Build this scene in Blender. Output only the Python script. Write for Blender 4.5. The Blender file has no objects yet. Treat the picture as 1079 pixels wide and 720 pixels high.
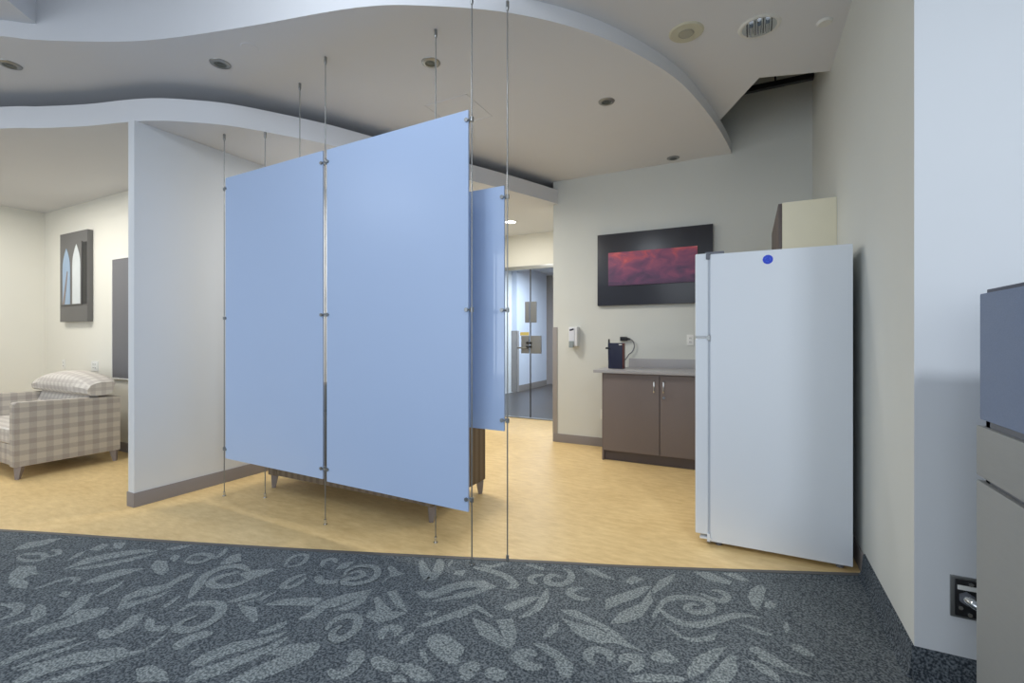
import bpy, bmesh, math, random
from mathutils import Vector, Matrix
from mathutils.geometry import tessellate_polygon
random.seed(7)
SC = bpy.context.scene
COL = SC.collection

# ------------------------------------------------------------------ camera
TH = math.radians(26.9)
FPX = 491.8
CAM_H = 1.24
cam_d = bpy.data.cameras.new('camera'); cam = bpy.data.objects.new('camera', cam_d); COL.objects.link(cam)
cam_d.sensor_width = 36.0; cam_d.lens = FPX / 1079 * 36.0
cam_d.shift_y = -4.0 / 1079.0
cam_d.clip_start = 0.02
cam.location = (0, 0, CAM_H); cam.rotation_euler = (math.pi / 2, 0, TH)
SC.camera = cam

# ------------------------------------------------------------------ world, view, lights
SC.view_settings.view_transform = 'Standard'; SC.view_settings.look = 'None'
SC.view_settings.gamma = 1.0; SC.view_settings.use_curve_mapping = False
SC.view_settings.exposure = 0.45
W = bpy.data.worlds.new('world'); SC.world = W; W.use_nodes = True
W.node_tree.nodes['Background'].inputs[0].default_value = (0.80, 0.89, 1.0, 1)
W.node_tree.nodes['Background'].inputs[1].default_value = 0.55

def area(name, loc, target, sx, sy, power, color):
    l = bpy.data.lights.new(name, 'AREA'); l.shape = 'RECTANGLE'; l.size = sx; l.size_y = sy
    l.energy = power; l.color = color
    o = bpy.data.objects.new(name, l); COL.objects.link(o); o.location = loc
    d = Vector(target) - Vector(loc); o.rotation_euler = d.to_track_quat('-Z', 'Y').to_euler()
    return o
def spot(name, loc, power, color, angle=100, blend=0.8, r=0.04):
    l = bpy.data.lights.new(name, 'SPOT'); l.energy = power; l.color = color
    l.spot_size = math.radians(angle); l.spot_blend = blend; l.shadow_soft_size = r
    o = bpy.data.objects.new(name, l); COL.objects.link(o); o.location = loc
    return o
COOL = (0.84, 0.915, 1.0); WARM = (1.0, 0.965, 0.89); NEUT = (1.0, 0.98, 0.94)
area('assumed_daylight', (-2.0, -3.4, 1.7), (-2.0, 3.0, 1.4), 7.0, 2.4, 62, COOL)  # assumed daylight: an unseen area light behind the camera, no window built
area('assumed_office_light', (1.25, 0.0, 3.16), (1.25, 0.0, 0), 0.4, 0.4, 40, COOL)  # assumed lamp, placed from the end wall shadow; unseen, no fixture built
area('assumed_office_light', (-4.6, -0.6, 3.16), (-4.6, -0.6, 0), 1.2, 0.6, 26, COOL)  # second office lamp, added out of view; no fixture built
area('assumed_coffer_light', (-1.73, 0.75, 3.30), (-1.0, 5.0, 1.4), 0.3, 0.3, 9, COOL)  # assumed lamp, placed from the panel shadow and frame glare; none is seen
area('assumed_lounge_light', (-6.4, 1.6, 2.80), (-6.4, 1.6, 0), 2.0, 0.5, 28, WARM)  # lamp assumed from the bright lounge; no fixture stands here
area('assumed_alcove_light', (-2.9, 3.7, 2.80), (-2.9, 3.7, 0), 0.6, 0.6, 33, WARM)  # lamp assumed from the sofa's forward shadow; no fixture stands here
area('corridor_ceiling_light', (-2.92, 5.6, 2.80), (-2.92, 5.6, 0), 0.35, 0.35, 9, WARM)
spot('kitchen_fill_spot', (-0.999, 3.613, 3.08), 30, NEUT, 125)  # fill added to brighten the kitchen; the small downlights look unlit
area('lobby_ceiling_light', (-3.2, 9.0, 2.75), (-3.2, 9.0, 0), 1.4, 1.4, 110, COOL)

# ------------------------------------------------------------------ materials
def lin(c):
    c /= 255.0
    return c / 12.92 if c <= 0.04045 else ((c + 0.055) / 1.055) ** 2.4
def rgb(r, g, b): return (lin(r), lin(g), lin(b), 1)
def mat(name, col, rough=0.6, metal=0.0, noise=0.0, scale=20.0, bump=0.0, spec=0.5, coat=0.0, stretch=None):
    m = bpy.data.materials.new(name); m.use_nodes = True
    nt = m.node_tree; b = nt.nodes['Principled BSDF']
    b.inputs['Base Color'].default_value = col; b.inputs['Roughness'].default_value = rough
    b.inputs['Metallic'].default_value = metal; b.inputs['Specular IOR Level'].default_value = spec
    b.inputs['Coat Weight'].default_value = coat
    if noise or bump:
        tc = nt.nodes.new('ShaderNodeTexCoord'); n = nt.nodes.new('ShaderNodeTexNoise')
        mp = nt.nodes.new('ShaderNodeMapping')
        if stretch: mp.inputs['Scale'].default_value = stretch
        nt.links.new(tc.outputs['Object'], mp.inputs['Vector']); nt.links.new(mp.outputs[0], n.inputs['Vector'])
        n.inputs['Scale'].default_value = scale; n.inputs['Detail'].default_value = 4
        if noise:
            mx = nt.nodes.new('ShaderNodeMixRGB'); mx.blend_type = 'MIX'
            mx.inputs[1].default_value = tuple(c * (1 - noise) for c in col[:3]) + (1,)
            mx.inputs[2].default_value = tuple(min(1, c * (1 + noise)) for c in col[:3]) + (1,)
            nt.links.new(n.outputs['Fac'], mx.inputs[0]); nt.links.new(mx.outputs[0], b.inputs['Base Color'])
        if bump:
            bp = nt.nodes.new('ShaderNodeBump'); bp.inputs['Strength'].default_value = bump; bp.inputs['Distance'].default_value = 0.004
            nt.links.new(n.outputs['Fac'], bp.inputs['Height']); nt.links.new(bp.outputs[0], b.inputs['Normal'])
    return m
def emit(name, col, s):
    m = bpy.data.materials.new(name); m.use_nodes = True; b = m.node_tree.nodes['Principled BSDF']
    b.inputs['Base Color'].default_value = col; b.inputs['Emission Color'].default_value = col
    b.inputs['Emission Strength'].default_value = s
    return m
def carpet_mat(name, dark, light, pos):
    m = bpy.data.materials.new(name); m.use_nodes = True; nt = m.node_tree; b = nt.nodes['Principled BSDF']
    b.inputs['Roughness'].default_value = 0.95; b.inputs['Specular IOR Level'].default_value = 0.1
    tc = nt.nodes.new('ShaderNodeTexCoord'); v = nt.nodes.new('ShaderNodeTexNoise')
    v.inputs['Scale'].default_value = 120; v.inputs['Detail'].default_value = 3.0
    nt.links.new(tc.outputs['Object'], v.inputs['Vector'])
    r = nt.nodes.new('ShaderNodeValToRGB')
    r.color_ramp.elements[0].position = pos - 0.11; r.color_ramp.elements[0].color = dark
    r.color_ramp.elements[1].position = pos + 0.13; r.color_ramp.elements[1].color = light
    nt.links.new(v.outputs['Fac'], r.inputs[0]); nt.links.new(r.outputs[0], b.inputs['Base Color'])
    bp = nt.nodes.new('ShaderNodeBump'); bp.inputs['Strength'].default_value = 0.5; bp.inputs['Distance'].default_value = 0.004
    nt.links.new(v.outputs['Fac'], bp.inputs['Height']); nt.links.new(bp.outputs[0], b.inputs['Normal'])
    return m
def plaid_mat(name, px, py, pz, dark, mid, light):
    m = bpy.data.materials.new(name); m.use_nodes = True; nt = m.node_tree; b = nt.nodes['Principled BSDF']
    b.inputs['Roughness'].default_value = 0.9; b.inputs['Specular IOR Level'].default_value = 0.15
    N = nt.nodes.new; L = nt.links.new
    tc = N('ShaderNodeTexCoord'); sp = N('ShaderNodeSeparateXYZ'); L(tc.outputs['Object'], sp.inputs[0])
    sn = N('ShaderNodeSeparateXYZ'); L(tc.outputs['Normal'], sn.inputs[0])
    def M(op, a, bb=None):
        n = N('ShaderNodeMath'); n.operation = op
        for i, x in enumerate((a, bb)):
            if x is None: continue
            if isinstance(x, (int, float)): n.inputs[i].default_value = x
            else: L(x, n.inputs[i])
        return n.outputs[0]
    tot = None
    for i, p in enumerate((px, py, pz)):
        s = M('GREATER_THAN', M('FRACT', M('MULTIPLY', M('ADD', sp.outputs[i], 20.0), 1.0 / p)), 0.46)
        w = M('LESS_THAN', M('ABSOLUTE', sn.outputs[i]), 0.71)
        t = M('MULTIPLY', s, w); tot = t if tot is None else M('ADD', tot, t)
    f = M('MULTIPLY', tot, 0.5)
    nz = N('ShaderNodeTexNoise'); nz.inputs['Scale'].default_value = 160; L(tc.outputs['Object'], nz.inputs['Vector'])
    f2 = M('ADD', f, M('MULTIPLY', M('SUBTRACT', nz.outputs['Fac'], 0.5), 0.5))
    r = N('ShaderNodeValToRGB'); r.color_ramp.elements[0].color = dark; r.color_ramp.elements[1].color = light
    e = r.color_ramp.elements.new(0.5); e.color = mid
    L(f2, r.inputs[0]); L(r.outputs[0], b.inputs['Base Color'])
    return m
def vinyl_mat():
    m = bpy.data.materials.new('honey_vinyl'); m.use_nodes = True; nt = m.node_tree; b = nt.nodes['Principled BSDF']
    b.inputs['Roughness'].default_value = 0.42; b.inputs['Specular IOR Level'].default_value = 0.35
    N = nt.nodes.new; L = nt.links.new
    tc = N('ShaderNodeTexCoord'); mp = N('ShaderNodeMapping'); L(tc.outputs['Object'], mp.inputs['Vector'])
    mp.inputs['Rotation'].default_value = (0, 0, math.radians(20)); mp.inputs['Scale'].default_value = (9, 24, 1)
    n1 = N('ShaderNodeTexNoise'); n1.inputs['Scale'].default_value = 1.0; n1.inputs['Detail'].default_value = 6; n1.inputs['Roughness'].default_value = 0.65
    L(mp.outputs[0], n1.inputs['Vector'])
    n2 = N('ShaderNodeTexNoise'); n2.inputs['Scale'].default_value = 2.3; n2.inputs['Detail'].default_value = 4
    L(tc.outputs['Object'], n2.inputs['Vector'])
    ad = N('ShaderNodeMixRGB'); ad.inputs[0].default_value = 0.3; L(n1.outputs['Fac'], ad.inputs[1]); L(n2.outputs['Fac'], ad.inputs[2])
    r = N('ShaderNodeValToRGB'); r.color_ramp.elements[0].position = 0.30; r.color_ramp.elements[1].position = 0.70
    r.color_ramp.elements[0].color = rgb(213, 180, 123); r.color_ramp.elements[1].color = rgb(244, 215, 159)
    L(ad.outputs[0], r.inputs[0]); L(r.outputs[0], b.inputs['Base Color'])
    return m
def abstract_mat():
    m = bpy.data.materials.new('red_violet_painting'); m.use_nodes = True; nt = m.node_tree; b = nt.nodes['Principled BSDF']
    b.inputs['Roughness'].default_value = 0.5
    N = nt.nodes.new; L = nt.links.new
    tc = N('ShaderNodeTexCoord'); sp = N('ShaderNodeSeparateXYZ'); L(tc.outputs['Generated'], sp.inputs[0])
    mp = N('ShaderNodeMapping'); mp.inputs['Scale'].default_value = (3.4, 1, 5.5); L(tc.outputs['Object'], mp.inputs['Vector'])
    n = N('ShaderNodeTexNoise'); n.inputs['Scale'].default_value = 1.6; n.inputs['Detail'].default_value = 8; n.inputs['Distortion'].default_value = 0.6
    L(mp.outputs[0], n.inputs['Vector'])
    a = N('ShaderNodeMath'); a.operation = 'MULTIPLY_ADD'; L(n.outputs['Fac'], a.inputs[0]); a.inputs[1].default_value = 1.1
    s = N('ShaderNodeMath'); s.operation = 'MULTIPLY_ADD'; L(sp.outputs[2], s.inputs[0]); s.inputs[1].default_value = 0.50; s.inputs[2].default_value = -0.24
    L(s.outputs[0], a.inputs[2])
    r = N('ShaderNodeValToRGB'); r.color_ramp.elements[0].position = 0.22; r.color_ramp.elements[0].color = rgb(78, 58, 86)
    r.color_ramp.elements[1].position = 1.0; r.color_ramp.elements[1].color = rgb(236, 190, 180)
    for p, c in ((0.40, (98, 66, 98)), (0.54, (122, 70, 104)), (0.70, (150, 80, 110)), (0.84, (196, 88, 100)), (0.92, (214, 110, 112))):
        e = r.color_ramp.elements.new(p); e.color = rgb(*c)
    L(a.outputs[0], r.inputs[0]); L(r.outputs[0], b.inputs['Base Color'])
    return m
def glass_mat():
    m = bpy.data.materials.new('clear_glass'); m.use_nodes = True; nt = m.node_tree
    for n in list(nt.nodes):
        if n.type == 'BSDF_PRINCIPLED': nt.nodes.remove(n)
    out = [n for n in nt.nodes if n.type == 'OUTPUT_MATERIAL'][0]
    t = nt.nodes.new('ShaderNodeBsdfTransparent'); t.inputs[0].default_value = (0.93, 0.96, 0.97, 1)
    g = nt.nodes.new('ShaderNodeBsdfGlossy'); g.inputs['Roughness'].default_value = 0.03
    fr = nt.nodes.new('ShaderNodeFresnel'); fr.inputs[0].default_value = 1.35
    mx = nt.nodes.new('ShaderNodeMixShader'); nt.links.new(fr.outputs[0], mx.inputs[0])
    nt.links.new(t.outputs[0], mx.inputs[1]); nt.links.new(g.outputs[0], mx.inputs[2]); nt.links.new(mx.outputs[0], out.inputs[0])
    return m

PAINT = mat('white_wall_paint', rgb(216, 219, 222), 0.75, noise=0.015, scale=3)
KITP_DIM = mat('dimmed_kitchen_paint', rgb(206, 208, 203), 0.75, noise=0.015, scale=3)  # wall paint toned down so the kitchen and right walls look less lit
CEILP = mat('ceiling_paint', rgb(214, 215, 218), 0.8, noise=0.012, scale=3)
CREAM = mat('cream_wall_paint', rgb(226, 224, 214), 0.75, noise=0.015, scale=3)
VINYL = vinyl_mat()
CARPET = carpet_mat('charcoal_carpet', rgb(66, 72, 77), rgb(124, 130, 133), 0.5)
CARPET_L = carpet_mat('pale_carpet_leaf', rgb(98, 105, 107), rgb(162, 168, 167), 0.5)
CARPET_B = carpet_mat('carpet_base', rgb(50, 56, 62), rgb(112, 119, 125), 0.52)
LOBBY = mat('dark_lobby_floor', rgb(66, 64, 67), 0.35, noise=0.15, scale=40)
STRIP = mat('grey_rubber_strip', rgb(96, 94, 92), 0.6)
BASEG = mat('taupe_rubber_base', rgb(138, 132, 131), 0.6)
GUARD = mat('taupe_guard', rgb(150, 145, 143), 0.45)
BLUE = mat('frosted_blue_panel', rgb(176, 196, 228), 0.34, noise=0.012, scale=2, spec=0.35)
BLUEB = mat('glossy_blue_panel', rgb(176, 196, 228), 0.06, noise=0.012, scale=2, spec=0.8)
STEEL = mat('brushed_steel', rgb(150, 152, 152), 0.35, 0.9)
CHROME = mat('chrome', rgb(205, 207, 208), 0.12, 1.0)
FRIDGE = mat('white_enamel', rgb(222, 227, 233), 0.48, noise=0.008, scale=2, bump=0.02)
GASKET = mat('grey_gasket', rgb(176, 182, 192), 0.6)
PLAST_G = mat('grey_plastic', rgb(105, 108, 116), 0.5)
STICK = mat('blue_sticker', rgb(18, 62, 205), 0.4)
STICK2 = mat('light_blue_print', rgb(52, 104, 226), 0.4)
TAUPE = mat('taupe_laminate', rgb(118, 108, 106), 0.5, noise=0.03, scale=60)
KICK = mat('taupe_kick', rgb(92, 82, 80), 0.6)
COUNTER = mat('grey_laminate_top', rgb(166, 165, 168), 0.35, noise=0.05, scale=150)
CREAML = mat('cream_laminate', rgb(228, 221, 196), 0.5, noise=0.02, scale=8)
BROWN = mat('brown_laminate', rgb(98, 88, 84), 0.5)
PLAID = plaid_mat('checked_upholstery', 0.112, 0.112, 0.094, rgb(164, 156, 150), rgb(177, 170, 162), rgb(195, 188, 177))
PLAID_S = plaid_mat('small_checked_upholstery', 0.085, 0.085, 0.07, rgb(190, 183, 177), rgb(198, 192, 185), rgb(212, 207, 199))
STRIPE = plaid_mat('shaded_brown_stripe', 0.072, 0.072, 90.0, rgb(112, 100, 86), rgb(128, 115, 99), rgb(152, 138, 119))  # brown stripes, darkened further to hold the shade behind the panels
LEGM = mat('grey_stained_wood', rgb(138, 128, 124), 0.5, noise=0.08, scale=30)
BLACKF = mat('black_satin_frame', rgb(34, 34, 42), 0.28, spec=0.6)
ART = abstract_mat()
DKGREY = mat('dark_grey_frame', rgb(104, 103, 102), 0.5)
BLACK = mat('black_plastic', rgb(26, 27, 30), 0.4)
SKYC = mat('print_sky', rgb(150, 172, 196), 0.5, noise=0.12, scale=6)
PALEP = mat('print_pale', rgb(206, 212, 214), 0.5, noise=0.08, scale=10)
BOARD = mat('grey_tackboard', rgb(112, 112, 116), 0.85, noise=0.06, scale=120)
PLATE = mat('white_plate', rgb(226, 226, 222), 0.4)
SLOT = mat('dark_slot', rgb(60, 60, 60), 0.6)
DISP = mat('dispenser_plastic', rgb(222, 224, 226), 0.35)
DISPL = mat('dispenser_label', rgb(214, 217, 226), 0.4)
NAVY = mat('navy_plastic', rgb(30, 34, 58), 0.4)
REDP = mat('red_brown_plastic', rgb(92, 46, 42), 0.5)
FABRIC = mat('slate_blue_fabric', rgb(130, 143, 168), 0.9, noise=0.10, scale=260, bump=0.15, spec=0.1)
GREYL = mat('grey_woodgrain', rgb(148, 150, 149), 0.55, noise=0.05, scale=30, stretch=(1, 0.6, 9))
VOID = mat('dark_plenum', rgb(205, 207, 203), 0.9)
IVORY = mat('ivory_speaker', rgb(196, 194, 174), 0.55)
WHITEF = mat('fixture_white', rgb(215, 215, 210), 0.5)
LAMPD = mat('lamp_dark', rgb(80, 86, 82), 0.35, 0.3)
GLASS = glass_mat()
DOORST = mat('satin_lock_steel', rgb(128, 131, 135), 0.4, 0.3)
NOTE = mat('yellow_notice', rgb(210, 190, 110), 0.6)
GLOW = emit('lit_lens', (1, 0.97, 0.9, 1), 4.0)
RUST = mat('brown_grey_wall', rgb(150, 142, 142), 0.7)
LWALL = mat('pale_blue_wall', rgb(206, 214, 230), 0.7)

# ------------------------------------------------------------------ mesh helpers
class MB:
    """collects shapes in world coordinates; build() links them as one mesh object"""
    def __init__(s): s.bm = bmesh.new(); s.mi = 0
    def _take(s, t, bev=0.0, seg=2):
        if bev > 0: bmesh.ops.bevel(t, geom=list(t.edges), offset=bev, segments=seg, profile=0.7, affect='EDGES')
        for f in t.faces: f.material_index = s.mi
        me = bpy.data.meshes.new('t'); t.to_mesh(me); t.free(); s.bm.from_mesh(me); bpy.data.meshes.remove(me)
        return s
    def box(s, x0, x1, y0, y1, z0, z1, bev=0.0, seg=2):
        t = bmesh.new()
        bmesh.ops.create_cube(t, size=1.0, matrix=Matrix.Translation(((x0+x1)/2, (y0+y1)/2, (z0+z1)/2)) @ Matrix.Diagonal((abs(x1-x0), abs(y1-y0), abs(z1-z0), 1)))
        return s._take(t, bev, seg)
    def cyl(s, p0, p1, r, r1=None, n=16, bev=0.0):
        p0 = Vector(p0); p1 = Vector(p1); d = p1 - p0; t = bmesh.new()
        q = d.to_track_quat('Z', 'Y').to_matrix().to_4x4()
        bmesh.ops.create_cone(t, cap_ends=True, segments=n, radius1=r, radius2=r if r1 is None else r1, depth=d.length, matrix=Matrix.Translation((p0+p1)/2) @ q)
        return s._take(t, bev)
    def prism(s, pts, z0, z1, bev=0.0):
        """vertical prism of an outline (x,y)"""
        t = bmesh.new(); n = len(pts)
        a = [t.verts.new((x, y, z0)) for x, y in pts]; b = [t.verts.new((x, y, z1)) for x, y in pts]
        for i in range(n): t.faces.new((a[i], a[(i+1) % n], b[(i+1) % n], b[i]))
        for tri in tessellate_polygon([[Vector((x, y, 0)) for x, y in pts]]):
            t.faces.new([a[i] for i in tri]); t.faces.new([b[i] for i in tri])
        bmesh.ops.recalc_face_normals(t, faces=list(t.faces))
        return s._take(t, bev)
    def extr(s, pts, axis, a0, a1, bev=0.0, seg=2):
        """outline extruded along axis: 'x' outline is (y,z), 'y' outline is (x,z)"""
        t = bmesh.new(); n = len(pts)
        f = (lambda u, v, w: (w, u, v)) if axis == 'x' else (lambda u, v, w: (u, w, v))
        a = [t.verts.new(f(u, v, a0)) for u, v in pts]; b = [t.verts.new(f(u, v, a1)) for u, v in pts]
        for i in range(n): t.faces.new((a[i], a[(i+1) % n], b[(i+1) % n], b[i]))
        t.faces.new(a); t.faces.new(b)
        bmesh.ops.recalc_face_normals(t, faces=list(t.faces))
        return s._take(t, bev, seg)
    def lathe(s, prof, c, axis='z', n=28):
        """profile (radius, height) turned about the vertical through c"""
        t = bmesh.new(); rings = []
        for r, h in prof:
            rings.append([t.verts.new((c[0]+r*math.cos(2*math.pi*k/n), c[1]+r*math.sin(2*math.pi*k/n), c[2]+h)) for k in range(n)])
        for a, b in zip(rings, rings[1:]):
            for k in range(n): t.faces.new((a[k], a[(k+1) % n], b[(k+1) % n], b[k]))
        bmesh.ops.remove_doubles(t, verts=list(t.verts), dist=1e-6)
        bmesh.ops.recalc_face_normals(t, faces=list(t.faces))
        return s._take(t)
    def tube(s, pts, r, n=8):
        t = bmesh.new(); P = [Vector(p) for p in pts]; rings = []
        for i, p in enumerate(P):
            d = (P[min(i+1, len(P)-1)] - P[max(i-1, 0)]).normalized()
            u = d.orthogonal().normalized() if i == 0 else (rings_u - d * rings_u.dot(d)).normalized()
            rings_u = u; v = d.cross(u)
            rings.append([t.verts.new(p + r*(math.cos(2*math.pi*k/n)*u + math.sin(2*math.pi*k/n)*v)) for k in range(n)])
        for a, b in zip(rings, rings[1:]):
            for k in range(n): t.faces.new((a[k], a[(k+1) % n], b[(k+1) % n], b[k]))
        t.faces.new(rings[0][::-1]); t.faces.new(rings[-1])
        bmesh.ops.recalc_face_normals(t, faces=list(t.faces))
        return s._take(t)
    def flat(s, pts, z):
        t = bmesh.new(); vs = [t.verts.new((x, y, z)) for x, y in pts]
        for tri in tessellate_polygon([[Vector((x, y, 0)) for x, y in pts]]):
            try: t.faces.new([vs[i] for i in tri])
            except ValueError: pass
        for f in t.faces:
            f.normal_update()
            if f.normal.z < 0: f.normal_flip()
        return s._take(t)
    def build(s, name, m, parent=None, smooth=True):
        me = bpy.data.meshes.new(name)
        if parent is not None:
            wl = Vector((0, 0, 0)); p = parent
            while p: wl += p.location; p = p.parent
            bmesh.ops.translate(s.bm, vec=-wl, verts=list(s.bm.verts))
        s.bm.to_mesh(me); s.bm.free()
        for mm in (m if isinstance(m, (list, tuple)) else [m]): me.materials.append(mm)
        if smooth:
            for p in me.polygons: p.use_smooth = True
            me.set_sharp_from_angle(angle=math.radians(35))
        o = bpy.data.objects.new(name, me); COL.objects.link(o)
        if parent is not None: o.parent = parent
        return o
def tag(o, label, cat, group=None):
    o['label'] = label; o['category'] = cat
    if group: o['group'] = group
    return o
def thing(name, label, cat, loc, group=None):
    o = bpy.data.objects.new(name, None); COL.objects.link(o); o.location = loc; o.empty_display_size = 0.1
    return tag(o, label, cat, group)
def struct(o): o['kind'] = 'structure'; return o
def curve(pts, n=8):
    out = []; m = len(pts)
    for i in range(m - 1):
        p0, p1, p2, p3 = pts[max(0, i-1)], pts[i], pts[i+1], pts[min(m-1, i+2)]
        for j in range(n):
            t = j / n
            out.append(tuple(.5*((2*p1[k]) + (-p0[k]+p2[k])*t + (2*p0[k]-5*p1[k]+4*p2[k]-p3[k])*t*t + (-p0[k]+3*p1[k]-3*p2[k]+p3[k])*t**3) for k in (0, 1)))
    return out + [pts[-1]]

# ------------------------------------------------------------------ setting
XR, YE, YB, YP, XL = 0.535, 2.17, 5.20, 2.62, -8.03
ZC, ZS, ZH = 3.10, 2.83, 3.20
BY0 = -3.5                                   # open side of the room behind the camera; no window built
CARPET_EDGE = curve([(-8.03, -0.32), (-6.2, 0.46), (-4.256, 1.177), (-3.473, 1.449), (-2.691, 1.722), (-1.98, 1.982), (-1.36, 2.22), (-0.919, 2.389), (-0.633, 2.493), (-0.265, 2.645), (0.27, 2.872), (XR, 2.985)], 6)
CLOUD_EDGE = curve([(-8.03, -0.55), (-6.5, -0.15), (-5.2, 0.50), (-4.45, 0.95), (-4.116, 1.138), (-3.967, 1.255), (-3.557, 1.483), (-3.197, 1.624), (-2.675, 1.77), (-1.973, 1.947), (-1.607, 2.116), (-1.208, 2.387), (-0.871, 2.744), (-0.615, 3.177), (-0.43, 3.638), (-0.28, 4.298), (-0.193, 4.85), (-0.154, 5.2)], 6)
SOFFIT_EDGE = curve([(-8.03, 0.42), (-6.3, 0.92), (-5.074, 1.403), (-4.806, 1.53), (-4.445, 1.677), (-4.085, 1.785), (-3.864, 1.872), (-3.679, 1.99), (-3.475, 2.16), (-3.291, 2.409), (-3.106, 2.702), (-2.95, 3.03), (-2.62, 3.78), (-2.293, 4.50), (-2.02, 5.2)], 6)

m = MB(); m.box(XL-0.1, XR+3.6, BY0, 6.5, -0.12, 0.0); struct(m.build('floor', VINYL))
m = MB(); m.box(-4.8, 0.7, 6.5, 12.0, -0.12, -0.002); struct(m.build('floor_lobby', LOBBY))
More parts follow.
